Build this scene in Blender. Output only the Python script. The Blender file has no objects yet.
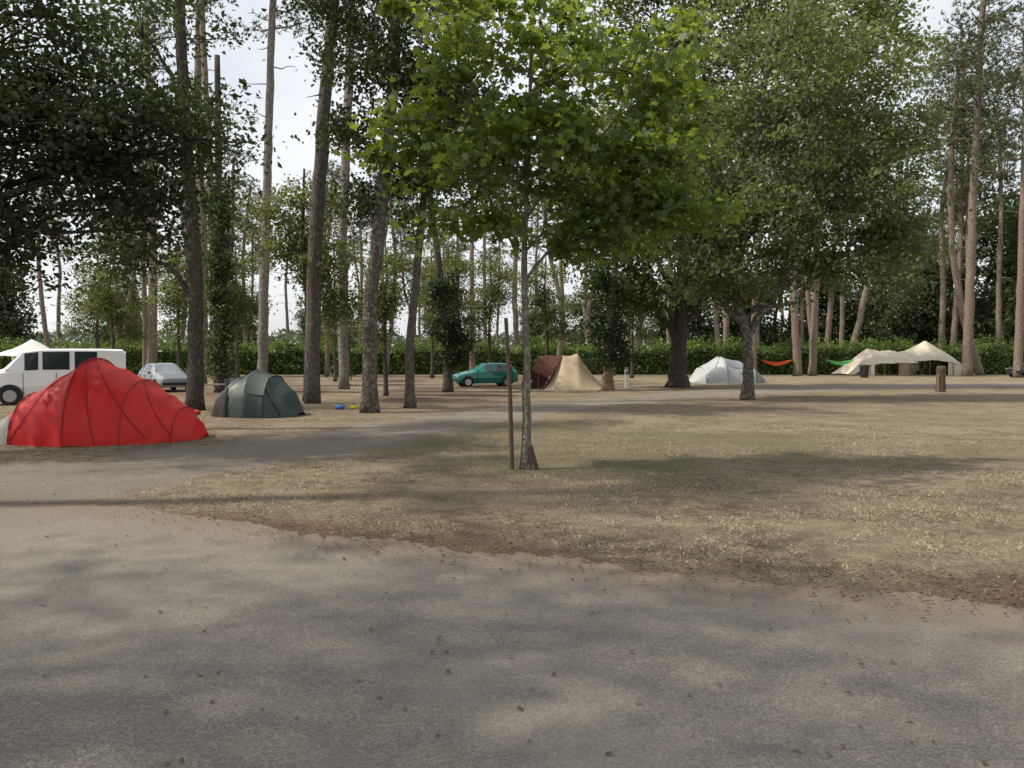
import bpy, math, random
import numpy as np
from mathutils import Vector, Matrix, noise as mnoise
rng=np.random.default_rng(7); random.seed(7)
scene=bpy.context.scene; COL=scene.collection
scene.view_settings.view_transform='Standard'; scene.view_settings.look='None'; scene.view_settings.exposure=0
# ---------------------------------------------------------------- helpers
def mk(name,verts,faces,mat,parent=None,smooth=False,tint=None,loc=None):
    verts=np.asarray(verts,dtype=np.float64)
    me=bpy.data.meshes.new(name)
    if isinstance(faces,np.ndarray):
        k=faces.shape[1]; nf=faces.shape[0]
        me.vertices.add(len(verts)); me.vertices.foreach_set('co',verts.ravel())
        me.loops.add(nf*k); me.loops.foreach_set('vertex_index',faces.ravel().astype(np.int32))
        me.polygons.add(nf); me.polygons.foreach_set('loop_start',(np.arange(nf)*k).astype(np.int32))
        me.update(calc_edges=True)
    else:
        me.from_pydata([tuple(v) for v in verts],[],[tuple(f) for f in faces]); me.update()
    if smooth: me.polygons.foreach_set('use_smooth',[True]*len(me.polygons))
    if tint is not None:
        a=me.attributes.new('tint','FLOAT','POINT'); a.data.foreach_set('value',np.asarray(tint,dtype=np.float32))
    ob=bpy.data.objects.new(name,me); COL.objects.link(ob)
    if isinstance(mat,(list,tuple)):
        for m in mat: me.materials.append(m)
    elif mat: me.materials.append(mat)
    if parent: ob.parent=parent
    if loc is not None: ob.location=loc
    return ob
def root(name,loc,label,cat,rz=0,group=None):
    e=bpy.data.objects.new(name,None); e.empty_display_size=0.3; COL.objects.link(e)
    e.location=loc; e.rotation_euler=(0,0,rz); e['label']=label; e['category']=cat
    if group: e['group']=group
    return e
def copy_thing(r,loc,rz,sc=(1,1,1)):
    c=r.copy(); COL.objects.link(c); c.location=loc; c.rotation_euler=(0,0,rz); c.scale=sc
    for ch in list(r.children):
        k=ch.copy(); k.parent=c; COL.objects.link(k)
        for g in list(ch.children):
            q=g.copy(); q.parent=k; COL.objects.link(q)
    return c
class G:  # geometry accumulator
    def __init__(s): s.v=[];s.f=[];s.n=0
    def add(s,v,f):
        v=np.asarray(v,float); s.v.append(v); s.f+= [tuple(int(i)+s.n for i in q) for q in f]; s.n+=len(v)
    def V(s): return np.concatenate(s.v)
def tube_geo(pts,rad,n=8,lump=0,cap=True):
    pts=np.asarray(pts,float); m=len(pts); rad=np.asarray(rad,float)
    t=np.gradient(pts,axis=0); t/=np.linalg.norm(t,axis=1)[:,None]+1e-9
    ref=np.array([1,0,0.]) if abs(t[:,0].mean())<0.8 else np.array([0,1,0.])
    u=np.cross(t,ref); u/=np.linalg.norm(u,axis=1)[:,None]+1e-9
    w=np.cross(t,u)
    a=np.linspace(0,2*np.pi,n,endpoint=False)
    R=rad[:,None]*(1+lump*rng.normal(size=(m,n)))
    v=pts[:,None,:]+R[:,:,None]*(np.cos(a)[None,:,None]*u[:,None,:]+np.sin(a)[None,:,None]*w[:,None,:])
    f=[]
    for i in range(m-1):
        for j in range(n):
            k=(j+1)%n; f.append((i*n+j,i*n+k,(i+1)*n+k,(i+1)*n+j))
    if cap: f.append(tuple(range(n))[::-1]); f.append(tuple((m-1)*n+j for j in range(n)))
    return v.reshape(-1,3),f
def box_geo(c,s):
    c=np.array(c);s=np.array(s)/2
    v=[c+s*np.array(q) for q in [(-1,-1,-1),(1,-1,-1),(1,1,-1),(-1,1,-1),(-1,-1,1),(1,-1,1),(1,1,1),(-1,1,1)]]
    return v,[(3,2,1,0),(4,5,6,7),(0,1,5,4),(1,2,6,5),(2,3,7,6),(3,0,4,7)]
def tube(name,pts,rad,mat,parent=None,n=8):
    if np.isscalar(rad): rad=[rad]*len(pts)
    v,f=tube_geo(pts,rad,n); return mk(name,v,f,mat,parent,smooth=False)
def box(name,c,s,mat,parent=None,bev=0.01):
    v,f=box_geo(c,s); o=mk(name,v,f,mat,parent)
    if bev:
        b=o.modifiers.new('b','BEVEL'); b.width=bev; b.segments=2
    return o
# ---------------------------------------------------------------- materials
def newmat(name):
    m=bpy.data.materials.new(name); m.use_nodes=True; nt=m.node_tree; nt.nodes.clear()
    out=nt.nodes.new('ShaderNodeOutputMaterial'); return m,nt,out
def N(nt,t,ins=None,**kw):
    n=nt.nodes.new(t)
    for k,v in kw.items(): setattr(n,k,v)
    for k,v in (ins or {}).items():
        if isinstance(v,bpy.types.NodeSocket): nt.links.new(v,n.inputs[k])
        else: n.inputs[k].default_value=v
    return n
def ramp(nt,fac,stops):
    n=nt.nodes.new('ShaderNodeValToRGB'); nt.links.new(fac,n.inputs[0])
    e=n.color_ramp.elements
    while len(e)<len(stops): e.new(0.5)
    for i,(p,c) in enumerate(stops):
        e[i].position=p; e[i].color=(*c,1) if len(c)==3 else c
    return n.outputs[0]
def noiseN(nt,vec,scale,detail=4,rough=0.6):
    return N(nt,'ShaderNodeTexNoise',{'Vector':vec,'Scale':scale,'Detail':detail,'Roughness':rough}).outputs[0]
def mixc(nt,f,a,b,mode='MIX'):
    n=nt.nodes.new('ShaderNodeMix'); n.data_type='RGBA'; n.blend_type=mode
    for s,v in ((n.inputs[0],f),(n.inputs[6],a),(n.inputs[7],b)):
        if isinstance(v,bpy.types.NodeSocket): nt.links.new(v,s)
        elif isinstance(v,(int,float)): s.default_value=v
        else: s.default_value=(*v,1)
    return n.outputs[2]
def mathn(nt,op,a,b=0.0,clamp=False):
    n=nt.nodes.new('ShaderNodeMath'); n.operation=op; n.use_clamp=clamp
    for s,v in ((n.inputs[0],a),(n.inputs[1],b)):
        if isinstance(v,bpy.types.NodeSocket): nt.links.new(v,s)
        else: s.default_value=v
    return n.outputs[0]
def simple(name,col,rough=0.6,metal=0,var=0.15,scale=8,bump=0,trans=0,coat=0):
    m,nt,out=newmat(name); tc=N(nt,'ShaderNodeTexCoord').outputs['Object']
    nz=noiseN(nt,tc,scale)
    c=mixc(nt,nz,tuple(x*(1-var) for x in col),tuple(min(1,x*(1+var)) for x in col))
    p=N(nt,'ShaderNodeBsdfPrincipled',{'Base Color':c,'Roughness':rough,'Metallic':metal,'Coat Weight':coat})
    if bump:
        b=N(nt,'ShaderNodeBump',{'Height':nz,'Strength':bump,'Distance':0.03}); nt.links.new(b.outputs[0],p.inputs['Normal'])
    sh=p.outputs[0]
    if trans:
        t=N(nt,'ShaderNodeBsdfTranslucent',{'Color':c}); mx=N(nt,'ShaderNodeMixShader',{0:trans,1:sh,2:t.outputs[0]}); sh=mx.outputs[0]
    nt.links.new(sh,out.inputs[0]); return m
def leafmat(name,dark,light,trans=0.35,rough=0.5):
    m,nt,out=newmat(name)
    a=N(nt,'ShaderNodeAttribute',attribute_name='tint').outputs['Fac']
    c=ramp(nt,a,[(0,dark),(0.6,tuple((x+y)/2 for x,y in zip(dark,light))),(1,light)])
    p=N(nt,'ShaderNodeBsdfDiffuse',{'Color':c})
    tcx=mixc(nt,0.6,c,(light[0]*1.7,light[1]*1.55,light[2]*0.8))
    t=N(nt,'ShaderNodeBsdfTranslucent',{'Color':tcx})
    mx=N(nt,'ShaderNodeMixShader',{0:trans,1:p.outputs[0],2:t.outputs[0]})
    gl=N(nt,'ShaderNodeBsdfGlossy',{'Color':(1,1,1,1),'Roughness':rough}); m2=N(nt,'ShaderNodeMixShader',{0:0.03,1:mx.outputs[0],2:gl.outputs[0]})
    nt.links.new(m2.outputs[0],out.inputs[0]); return m
def barkmat(name,dark,light,spot=None,sz=3.0,sa=0.85):
    m,nt,out=newmat(name); tc=N(nt,'ShaderNodeTexCoord').outputs['Object']
    mp=N(nt,'ShaderNodeMapping',{'Vector':tc,'Scale':(1,1,0.28)}).outputs[0]
    v=N(nt,'ShaderNodeTexVoronoi',{'Vector':mp,'Scale':sz*5},feature='DISTANCE_TO_EDGE').outputs['Distance']
    nz=noiseN(nt,mp,sz*6,6,0.7)
    h=mathn(nt,'ADD',mathn(nt,'MULTIPLY',mathn(nt,'MINIMUM',v,0.25),1.8),mathn(nt,'MULTIPLY',nz,0.6))
    c=ramp(nt,h,[(0.2,dark),(0.75,light)])
    n2=noiseN(nt,tc,1.3,3); c=mixc(nt,mathn(nt,'MULTIPLY',n2,0.6),c,tuple(x*0.5 for x in light))
    if spot:
        s=noiseN(nt,tc,7,5,0.7); f=ramp(nt,s,[(0.5,(0,0,0)),(0.62,(sa,)*3)]); c=mixc(nt,f,c,spot)
    p=N(nt,'ShaderNodeBsdfPrincipled',{'Base Color':c,'Roughness':0.9,'Specular IOR Level':0.2})
    b=N(nt,'ShaderNodeBump',{'Height':h,'Strength':0.9,'Distance':0.04}); nt.links.new(b.outputs[0],p.inputs['Normal'])
    nt.links.new(p.outputs[0],out.inputs[0]); return m
M={}
M['oakleaf']=leafmat('oak_leaves',(0.032,0.055,0.02),(0.125,0.17,0.05),0.44)
M['darkleaf']=leafmat('dark_oak_leaves',(0.014,0.027,0.010),(0.055,0.085,0.024),0.32)
M['bigleaf']=leafmat('broad_oak_leaves',(0.045,0.072,0.03),(0.165,0.215,0.08),0.45)
M['young']=leafmat('young_leaves',(0.045,0.085,0.02),(0.185,0.26,0.05),0.55,.4)
M['litleaf']=leafmat('light_leaves',(0.045,0.065,0.02),(0.16,0.19,0.06),0.42)
M['pine']=leafmat('pine_needles',(0.04,0.06,0.03),(0.11,0.145,0.065),0.3)
M['ivy']=leafmat('ivy_leaves',(0.014,0.03,0.012),(0.05,0.085,0.025),0.22)
M['ivyl']=leafmat('ivy_leaves_pale',(0.03,0.055,0.018),(0.09,0.135,0.04),0.3)
M['hedge']=leafmat('hedge_leaves',(0.045,0.085,0.02),(0.15,0.23,0.055),0.4)
M['far']=leafmat('haze_tinted_leaves',(0.09,0.12,0.11),(0.15,0.185,0.16),0.2)  # distance haze is painted into this pale bluish leaf colour
M['backleaf']=leafmat('back_leaves',(0.035,0.055,0.028),(0.10,0.135,0.06),0.38)
M['barkoak']=barkmat('oak_bark',(0.032,0.027,0.022),(0.14,0.12,0.10),(0.235,0.23,0.20),3.0,.75)
M['barkdark']=barkmat('dark_bark',(0.026,0.022,0.018),(0.12,0.10,0.085))
M['barkmid']=barkmat('brown_grey_bark',(0.035,0.029,0.024),(0.16,0.135,0.115),(0.2,0.19,0.165),3.0,.4)
M['barkpine']=barkmat('pine_bark',(0.085,0.062,0.05),(0.32,0.255,0.21),None,2.2)
M['barkpale']=barkmat('pale_lichen_bark',(0.08,0.065,0.055),(0.28,0.25,0.22),(0.36,0.34,0.31),2.5,.5)
M['barkyoung']=barkmat('young_bark',(0.12,0.11,0.085),(0.25,0.235,0.19),(0.31,0.31,0.26),6)
# ---------------------------------------------------------------- world + sun
SUN=Vector((-0.80,-0.10,0)).normalized(); EL=math.radians(52)
w=bpy.data.worlds.new("World"); scene.world=w; w.use_nodes=True; nt=w.node_tree; nt.nodes.clear()
sky=N(nt,'ShaderNodeTexSky',sky_type='NISHITA',sun_disc=False,sun_elevation=EL,sun_rotation=math.atan2(SUN.x,SUN.y),dust_density=3.0,air_density=1.0,ozone_density=1.0)
tc=N(nt,'ShaderNodeTexCoord').outputs['Generated']
mp=N(nt,'ShaderNodeMapping',{'Vector':tc,'Scale':(1,1,2.5)}).outputs[0]
cl=noiseN(nt,mp,2.2,6,0.55); cf=ramp(nt,cl,[(0.30,(0.6,)*3),(0.62,(0.95,)*3)])
colr=mixc(nt,cf,sky.outputs[0],(6.9,7.05,7.2))
bg=N(nt,'ShaderNodeBackground',{'Color':colr,'Strength':0.15}); wo=N(nt,'ShaderNodeOutputWorld'); nt.links.new(bg.outputs[0],wo.inputs[0])
sl=bpy.data.lights.new('sun','SUN'); sl.energy=5.0; sl.angle=math.radians(1.3); sl.color=(1,0.91,0.76)
so=bpy.data.objects.new('sun',sl); COL.objects.link(so); so.location=(0,0,40)
sd=Vector((SUN.x*math.cos(EL),SUN.y*math.cos(EL),math.sin(EL))); so.rotation_euler=(-sd).to_track_quat('-Z','Y').to_euler()
# ---------------------------------------------------------------- camera
cam=bpy.data.cameras.new('camera'); co=bpy.data.objects.new('camera',cam); COL.objects.link(co)
co.location=(0,0,1.65); co.rotation_euler=(math.radians(90-2.0),0,0); cam.lens=28.1; cam.sensor_width=36; cam.clip_end=4000
scene.camera=co
# ---------------------------------------------------------------- ground
def sdist(poly,P):
    poly=np.array(poly,float); a=poly; b=np.roll(poly,-1,axis=0); d=np.full(len(P),1e9); ins=np.zeros(len(P),bool)
    for p,q in zip(a,b):
        e=q-p; t=np.clip(((P-p)@e)/(e@e+1e-9),0,1); d=np.minimum(d,np.linalg.norm(P-p-t[:,None]*e,axis=1))
        c=((p[1]>P[:,1])!=(q[1]>P[:,1])); xx=(q[0]-p[0])*(P[:,1]-p[1])/((q[1]-p[1]) if abs(q[1]-p[1])>1e-9 else 1e-9)+p[0]
        ins^=c&(P[:,0]<xx)
    return np.where(ins,d,-d)
TRACK=[(-16,15),(-7.8,11.9),(-5.8,14.8),(-2.9,20.6),(0.3,28),(9.1,38.8),(22,48),(34,52),(34,47),(24,42),(13.2,36.7),(7.4,31.4),(1.4,23.6),(-1.35,17.4),(-2.7,13.3),(-4.7,9.9),(-4.5,8.3),(-16,9)]
ROADF=[(-60,26),(-12,10.6),(-5.7,8.95),(-4.1,8.65),(-1.95,7.4),(0,6.6),(1.4,5.95),(3.3,5.2),(10,2.2),(40,-12)]
def roady(x): return np.interp(x,[p[0] for p in ROADF],[p[1] for p in ROADF])
def vn(P,s,seed=0):
    return np.array([mnoise.noise(Vector((p[0]*s+seed,p[1]*s,seed*1.7))) for p in P])
def axis(lo,hi,step,far):
    mid=np.arange(lo,hi+1e-6,step); out=[hi];st=step
    while out[-1]<far: st*=1.35; out.append(out[-1]+st)
    o2=[lo];st=step
    while o2[-1]>-far: st*=1.35; o2.append(o2[-1]-st)
    return np.concatenate([np.array(o2[1:])[::-1],mid,np.array(out[1:])])
xs=axis(-18,26,0.25,2500); ys=axis(0,44,0.25,2500)
X,Y=np.meshgrid(xs,ys); P=np.stack([X.ravel(),Y.ravel()],1)
ds=sdist(TRACK,P); n1=vn(P,0.35,3); n2=vn(P,0.9,9); n3=vn(P,0.12,5)
trackm=np.clip(0.5+(ds+n2*0.8)/1.8,0,1)
rd=P[:,1]-roady(P[:,0])
litter=np.clip(np.exp(-np.maximum(rd-0.15,0)/(0.7+0.10*np.clip(P[:,0],-3,6)))*1.0*(0.8+0.9*n1+0.5*n2),0,1)
litter=np.maximum(litter,np.clip((P[:,1]-(17-0.4*P[:,0]*(P[:,0]<0)))/10,0,1)*np.clip(1-(P[:,0]+1)/8,0,1)*(0.5+n1*0.8))
green=np.clip(n3*1.6+n1*0.9-0.05,0,1)
def gp(x,y,r,rx=1): return np.exp(-(((P[:,0]-x)/rx)**2+(P[:,1]-y)**2)/r**2)
green=np.clip(green*0.5+(0.75*gp(7.5,13.3,1.5,2.2)+0.4*gp(2.8,11.8,1.2,2.2)+0.4*gp(0.3,11.6,0.6)+.35*gp(4,17,1.6,3)+.4*gp(9,21,2,3)+.2*gp(-1,15,1.5,2)+.3*gp(5,9.5,1,2.4))*(.7+1.1*n2+.7*n1),0,1)
green=np.where(P[:,1]>74,0.75,green)
Z=np.where((P[:,1]<60),np.clip((rd-0.1)/1.2,0,1)*(n1*0.03+n2*0.012)*(1-0.6*trackm),0.0)
nx=len(xs); ny=len(ys); I=np.arange(nx*ny).reshape(ny,nx)
F=np.stack([I[:-1,:-1],I[:-1,1:],I[1:,1:],I[1:,:-1]],-1).reshape(-1,4)
m,nt,out=newmat('dry_ground'); tcn=N(nt,'ShaderNodeTexCoord').outputs['Object']
at=N(nt,'ShaderNodeAttribute',attribute_name='mask').outputs['Color']; sp=N(nt,'ShaderNodeSeparateColor',{0:at})
fine=noiseN(nt,tcn,26,4,0.85); med=noiseN(nt,tcn,4,6,0.78); big=noiseN(nt,tcn,0.7,5,0.65)
mpf=N(nt,'ShaderNodeMapping',{'Vector':tcn,'Rotation':(0,0,0.5),'Scale':(1,4,1)}).outputs[0]; fib=noiseN(nt,mpf,24,4,0.7)
dry=ramp(nt,fine,[(0.34,(0.10,0.075,0.048)),(0.5,(0.27,0.215,0.145)),(0.66,(0.50,0.425,0.305))])
dry=mixc(nt,ramp(nt,med,[(0.42,(0.85,)*3),(0.56,(0,0,0))]),dry,(0.15,0.112,0.075))
dry=mixc(nt,ramp(nt,big,[(0.42,(0,0,0)),(0.62,(0.4,)*3)]),dry,(0.42,0.355,0.255))
grn=ramp(nt,fib,[(0.3,(0.075,0.078,0.036)),(0.7,(0.22,0.215,0.11))])
gf=ramp(nt,mathn(nt,'ADD',sp.outputs[1],mathn(nt,'MULTIPLY',mathn(nt,'SUBTRACT',med,0.5),2.4)),[(0.3,(0,0,0)),(0.85,(0.75,)*3)])
c=mixc(nt,gf,dry,grn)
lit=ramp(nt,fine,[(0.34,(0.06,0.037,0.027)),(0.66,(0.22,0.14,0.10))])
lf=ramp(nt,mathn(nt,'ADD',sp.outputs[2],mathn(nt,'MULTIPLY',mathn(nt,'SUBTRACT',fib,0.5),1.3)),[(0.25,(0,0,0)),(0.85,(0.75,)*3)])
c=mixc(nt,lf,c,lit)
trk=ramp(nt,fine,[(0.3,(0.22,0.195,0.165)),(0.7,(0.38,0.34,0.29))])
trk=mixc(nt,ramp(nt,big,[(0.4,(0,0,0)),(0.6,(0.5,)*3)]),trk,(0.21,0.18,0.15))
tf=ramp(nt,mathn(nt,'ADD',sp.outputs[0],mathn(nt,'MULTIPLY',mathn(nt,'SUBTRACT',med,0.5),1.1)),[(0.35,(0,0,0)),(0.75,(0.9,)*3)])
c=mixc(nt,tf,c,trk)
pr=N(nt,'ShaderNodeBsdfPrincipled',{'Base Color':c,'Roughness':0.95,'Specular IOR Level':0.15})
bh=mathn(nt,'ADD',fine,mathn(nt,'MULTIPLY',med,1.5)); bp=N(nt,'ShaderNodeBump',{'Height':bh,'Strength':1.0,'Distance':0.06}); nt.links.new(bp.outputs[0],pr.inputs['Normal'])
nt.links.new(pr.outputs[0],out.inputs[0])
g=mk('ground',np.stack([P[:,0],P[:,1],Z],1),F,m,smooth=True)
ca=g.data.color_attributes.new('mask','FLOAT_COLOR','POINT')
ca.data.foreach_set('color',np.stack([trackm,green,litter,np.ones(len(P))],1).astype(np.float32).ravel())
g['kind']='structure'; g['label']='dry straw coloured campsite ground with a dirt track'
# road
m,nt,out=newmat('asphalt'); tcn=N(nt,'ShaderNodeTexCoord').outputs['Object']
f1=noiseN(nt,tcn,85,4,0.8); f2=noiseN(nt,tcn,5,8,0.75); f3=noiseN(nt,tcn,0.45,5,0.6)
vo=N(nt,'ShaderNodeTexVoronoi',{'Vector':tcn,'Scale':110}).outputs['Color']; vs=N(nt,'ShaderNodeSeparateColor',{0:vo}).outputs[0]
c=ramp(nt,mathn(nt,'ADD',mathn(nt,'MULTIPLY',f1,0.7),mathn(nt,'MULTIPLY',vs,0.3)),[(0.3,(0.105,0.094,0.082)),(0.52,(0.185,0.168,0.147)),(0.74,(0.32,0.292,0.255))])
c=mixc(nt,ramp(nt,f2,[(0.4,(0.35,)*3),(0.58,(0,0,0))]),c,(0.13,0.114,0.098))
c=mixc(nt,ramp(nt,f3,[(0.42,(0,0,0)),(0.62,(0.4,)*3)]),c,(0.245,0.22,0.188))
sx=N(nt,'ShaderNodeSeparateXYZ',{0:tcn}); ed=mathn(nt,'ADD',sx.outputs[1],mathn(nt,'MULTIPLY',sx.outputs[0],0.46))
ef=ramp(nt,mathn(nt,'ADD',mathn(nt,'MULTIPLY',mathn(nt,'SUBTRACT',ed,5.5),1.0),mathn(nt,'MULTIPLY',mathn(nt,'SUBTRACT',f2,0.5),3.8)),[(0.25,(0,0,0)),(1.0,(0.8,)*3)])
c=mixc(nt,ef,c,(0.185,0.14,0.106))
pr=N(nt,'ShaderNodeBsdfPrincipled',{'Base Color':c,'Roughness':0.9,'Specular IOR Level':0.2})
bp=N(nt,'ShaderNodeBump',{'Height':mathn(nt,'ADD',f1,vs),'Strength':0.65,'Distance':0.008}); nt.links.new(bp.outputs[0],pr.inputs['Normal']); nt.links.new(pr.outputs[0],out.inputs[0])
rx=np.concatenate([np.arange(-60,-14,1.0),np.arange(-14,14,0.05),np.arange(14,41,1.0)])
v=[]
for i,x in enumerate(rx):
    e=mnoise.noise(Vector((x*1.3,0,0)))*0.18+mnoise.noise(Vector((x*6,3,0)))*0.10+random.uniform(-.06,.06)
    v.append((x,roady(x)+e,0.008)); v.append((x,roady(x)-3.5,0.022)); v.append((x,roady(x)-9.5,0.010))
n=len(rx); f=[]
for i in range(n-1):
    a=3*i; f+=[(a,a+1,a+4,a+3),(a+1,a+2,a+5,a+4)]
r=mk('road',v,f,m); r['kind']='structure'; r['label']='worn grey asphalt road with ragged edge'
# ---------------------------------------------------------------- leaves
RH=np.array([(-.5,0),(-.05,-.3),(.5,0),(-.05,.3)])
HEX=np.array([(-.5,0),(-.2,-.26),(.22,-.24),(.5,0),(.22,.24),(-.2,.26)])
LOBED=np.array([(-.5,0),(-.3,-.2),(-.42,-.45),(-.05,-.28),(.12,-.5),(.2,-.18),(.55,0),(.2,.18),(.12,.5),(-.05,.28),(-.42,.45),(-.3,.2)])
def leaves_geo(C,size,tmpl,tint,up=0.7,curl=0.25):
    n=len(C); k=len(tmpl)
    nr=rng.normal(size=(n,3)); nr[:,2]+=up*np.sign(rng.random(n)-0.15)*1.2; nr/=np.linalg.norm(nr,axis=1)[:,None]
    t=rng.normal(size=(n,3)); u=np.cross(nr,t); u/=np.linalg.norm(u,axis=1)[:,None]; w_=np.cross(nr,u)
    s=size*rng.uniform(0.65,1.3,n)
    V=C[:,None,:]+s[:,None,None]*(tmpl[None,:,0,None]*u[:,None,:]+tmpl[None,:,1,None]*w_[:,None,:]+ (curl*(np.abs(tmpl[:,1])-tmpl[:,0]**2))[None,:,None]*nr[:,None,:])
    return V.reshape(-1,3),np.arange(n*k).reshape(n,k),np.repeat(tint,k)
def lobe_clumps(lobes):
    out=[];li=[]
    for i,(cx,cy,cz,rx_,ry_,rz_,nc) in enumerate(lobes):
        d=rng.normal(size=(nc,3)); d/=np.linalg.norm(d,axis=1)[:,None]; rr=rng.random(nc)**0.45
        rr*=1+0.18*rng.normal(size=nc)
        out.append(np.array([cx,cy,cz])+d*rr[:,None]*np.array([rx_,ry_,rz_])); li+= [i]*nc
    return np.concatenate(out),np.array(li)
def crown(name,lobes,per,sig,size,mat,parent,tmpl=RH,up=0.7,flat=0.55):
    C,li=lobe_clumps(lobes); n=len(C)
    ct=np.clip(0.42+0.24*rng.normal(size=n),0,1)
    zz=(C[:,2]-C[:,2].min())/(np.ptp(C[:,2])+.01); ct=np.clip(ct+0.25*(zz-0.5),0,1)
    cs=sig*rng.uniform(0.6,1.35,n)
    cnt=np.maximum(4,(per*rng.uniform(0.5,1.4,n)).astype(int)); idx=np.repeat(np.arange(n),cnt)
    L=C[idx]+rng.normal(size=(len(idx),3))*cs[idx][:,None]*np.array([1,1,flat])
    L[:,2]=np.maximum(L[:,2],0.03)
    ti=np.clip(ct[idx]+0.13*rng.normal(size=len(idx)),0,1)
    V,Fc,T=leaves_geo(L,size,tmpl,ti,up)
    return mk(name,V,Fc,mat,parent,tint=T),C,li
def spath(cp,m):
    cp=np.array(cp,float); t=np.linspace(0,1,len(cp)); tt=np.linspace(0,1,m)
    out=np.stack([np.interp(tt,t,cp[:,i]) for i in range(3)],1)
    for _ in range(4): out[1:-1]=(out[:-2]+2*out[1:-1]+out[2:])/4
    return out
def limb(g,p0,p1,r0,r1,n=6,m=7,bulge=0.12):
    p0=np.array(p0,float);p1=np.array(p1,float); t=np.linspace(0,1,m)[:,None]; L=np.linalg.norm(p1-p0)
    pts=p0+(p1-p0)*t; pts[:,2]+=np.sin(np.pi*t[:,0])*bulge*L
    pts[1:-1]+=rng.normal(size=(m-2,3))*L*0.035
    v,f=tube_geo(pts,np.linspace(r0,r1,m),n,0.04,True); g.add(v,f); return pts
def trunkpos(path,z):
    i=int(np.argmin(np.abs(path[:,2]-z))); return path[i],i
def tree(name,loc,label,cat,cp,r0,r1,lobes,per,sig,size,leafm,barkm,tmpl=RH,sub=0.4,group=None,flare=0.45,up=0.7,flat=0.55,lr=0.45,drop=0.8,nside=14,forks=()):
    rt=root(name,(loc[0],loc[1],0),label,cat,0,group)
    path=spath(cp,34); t=np.linspace(0,1,34)
    rad=r0+(r1-r0)*t**0.9; rad=rad*(1+flare*np.exp(-(path[:,2]+0.05)/0.28))
    path[0,2]-=0.08
    path[1:-1,:2]+=rng.normal(size=(32,2))*r0*0.05
    g=G(); v,f=tube_geo(path,rad,nside,0.035); g.add(v,f)
    for (z0,e,ra,rb) in forks:
        p,k=trunkpos(path,z0); limb(g,p,e,ra,rb,9,9,-0.06)
    if lobes:
        cr,C,li=crown('crown',lobes,per,sig,size,leafm,rt,tmpl,up,flat)
        for i,lb in enumerate(lobes):
            c=np.array(lb[:3]); p,k=trunkpos(path,max(0.8,c[2]-lb[5]*drop-0.35*np.linalg.norm(c[:2]-path[min(20,33)][:2])))
            L=np.linalg.norm(c-p)
            if L<0.3: continue
            rr=min(rad[k]*lr,0.05+0.03*L) ; limb(g,p,c,rr,rr*0.4,7,8)
            cc=C[li==i]; m_=int(len(cc)*sub)
            for q in cc[:m_]:
                s=p+(c-p)*random.uniform(0.45,1.0); limb(g,s,q,rr*0.3,0.012,4,4,0.06)
    mk('trunk',g.V(),g.f,barkm,rt,smooth=True)
    return rt
tree('oak_tree',(-12.2,13.2),'large oak with dark leafy boughs hanging low over the tents','oak tree',
 [(0,0,0),(0.3,0,2),(0.8,0.3,4.5),(1.2,0.5,8),(1.5,.5,11)],0.36,0.1,
 [(3.6,0.8,5.9,2.6,2.4,1.5,115),(5.6,1.2,5.6,1.9,1.8,1.2,72),(2.8,1,3.9,1.9,1.9,0.9,46),(4.4,0.8,7.5,2.2,2.2,0.8,36),(0.5,0.5,8,3.2,3,2.2,80),(1,0,4.5,2.2,2,1.4,30),(5.6,1,4.4,1.1,1.2,.6,18)],
 84,0.33,0.125,M['darkleaf'],M['barkdark'],tmpl=RH)
SH='unseen broad oak added to cast dappled shade over the road'  # oaks outside the view, added to throw shade on the foreground road
tree('oak_tree',(-9.5,2.4),SH,'oak tree',
 [(0,0,0),(0.1,0,3),(0.3,0.3,6),(0.2,0.4,10)],0.34,0.1,
 [(0,0,9.5,4.0,3.6,2.2,80),(3,1.5,9.5,3.2,3.2,1.6,46),(2,-2.5,9.5,3.2,3.0,1.6,50),(4.6,-1,10.5,2.6,3.0,1.2,32)],
 44,0.55,0.2,M['oakleaf'],M['barkoak'],sub=.1)
tree('oak_tree',(-4.5,-4.5),SH,'oak tree',
 [(0,0,0),(0.1,0,3),(0.3,0.3,6),(0.2,0.4,10)],0.34,0.1,
 [(0,0,9.5,4.0,3.6,2.0,70),(3,1.5,9.5,3.2,3.2,1.4,38),(-3,3.5,9.5,3.2,3.0,1.5,46),(1.5,4.5,10,2.8,2.6,1.2,26)],
 44,0.55,0.2,M['oakleaf'],M['barkoak'],sub=.1)
yt=tree('young_tree',(0.2,11.6),'slender young tree with bright green lobed leaves, tied to a stake','tree',
 [(0,0,0),(0.02,0,1.5),(-0.03,0,3),(0.05,0,5),(0.1,0,7.2)],0.072,0.018,
 [(0.0,0,4.4,1.4,1.3,1.0,30),(-0.95,-0.1,5.2,1.2,1.0,0.95,25),(1.35,0.1,4.3,1.15,1.0,0.8,28),(0.5,0,6.0,1.9,1.4,1.0,42),(-0.7,0,6.5,1.5,1.1,0.7,22),(2.0,0,3.7,.8,.5,.4,14),(2.0,0,5.2,1.0,.7,.9,19),(-1.6,0,4.4,.6,.5,.6,9),(0.75,0,3.3,.9,.6,.35,14),(-.8,0,3.6,.5,.5,.3,7)],
 50,0.19,0.132,M['young'],M['barkyoung'],tmpl=LOBED,flare=0.5,drop=0.9,lr=0.5,sub=0.7,up=1.0)
M['wood']=simple('weathered_wood',(0.09,0.06,0.04),0.9,var=0.4,scale=20,bump=0.5)
M['woodl']=simple('pale_wood',(0.2,0.13,0.08),0.9,var=0.4,scale=14,bump=0.5)
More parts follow.
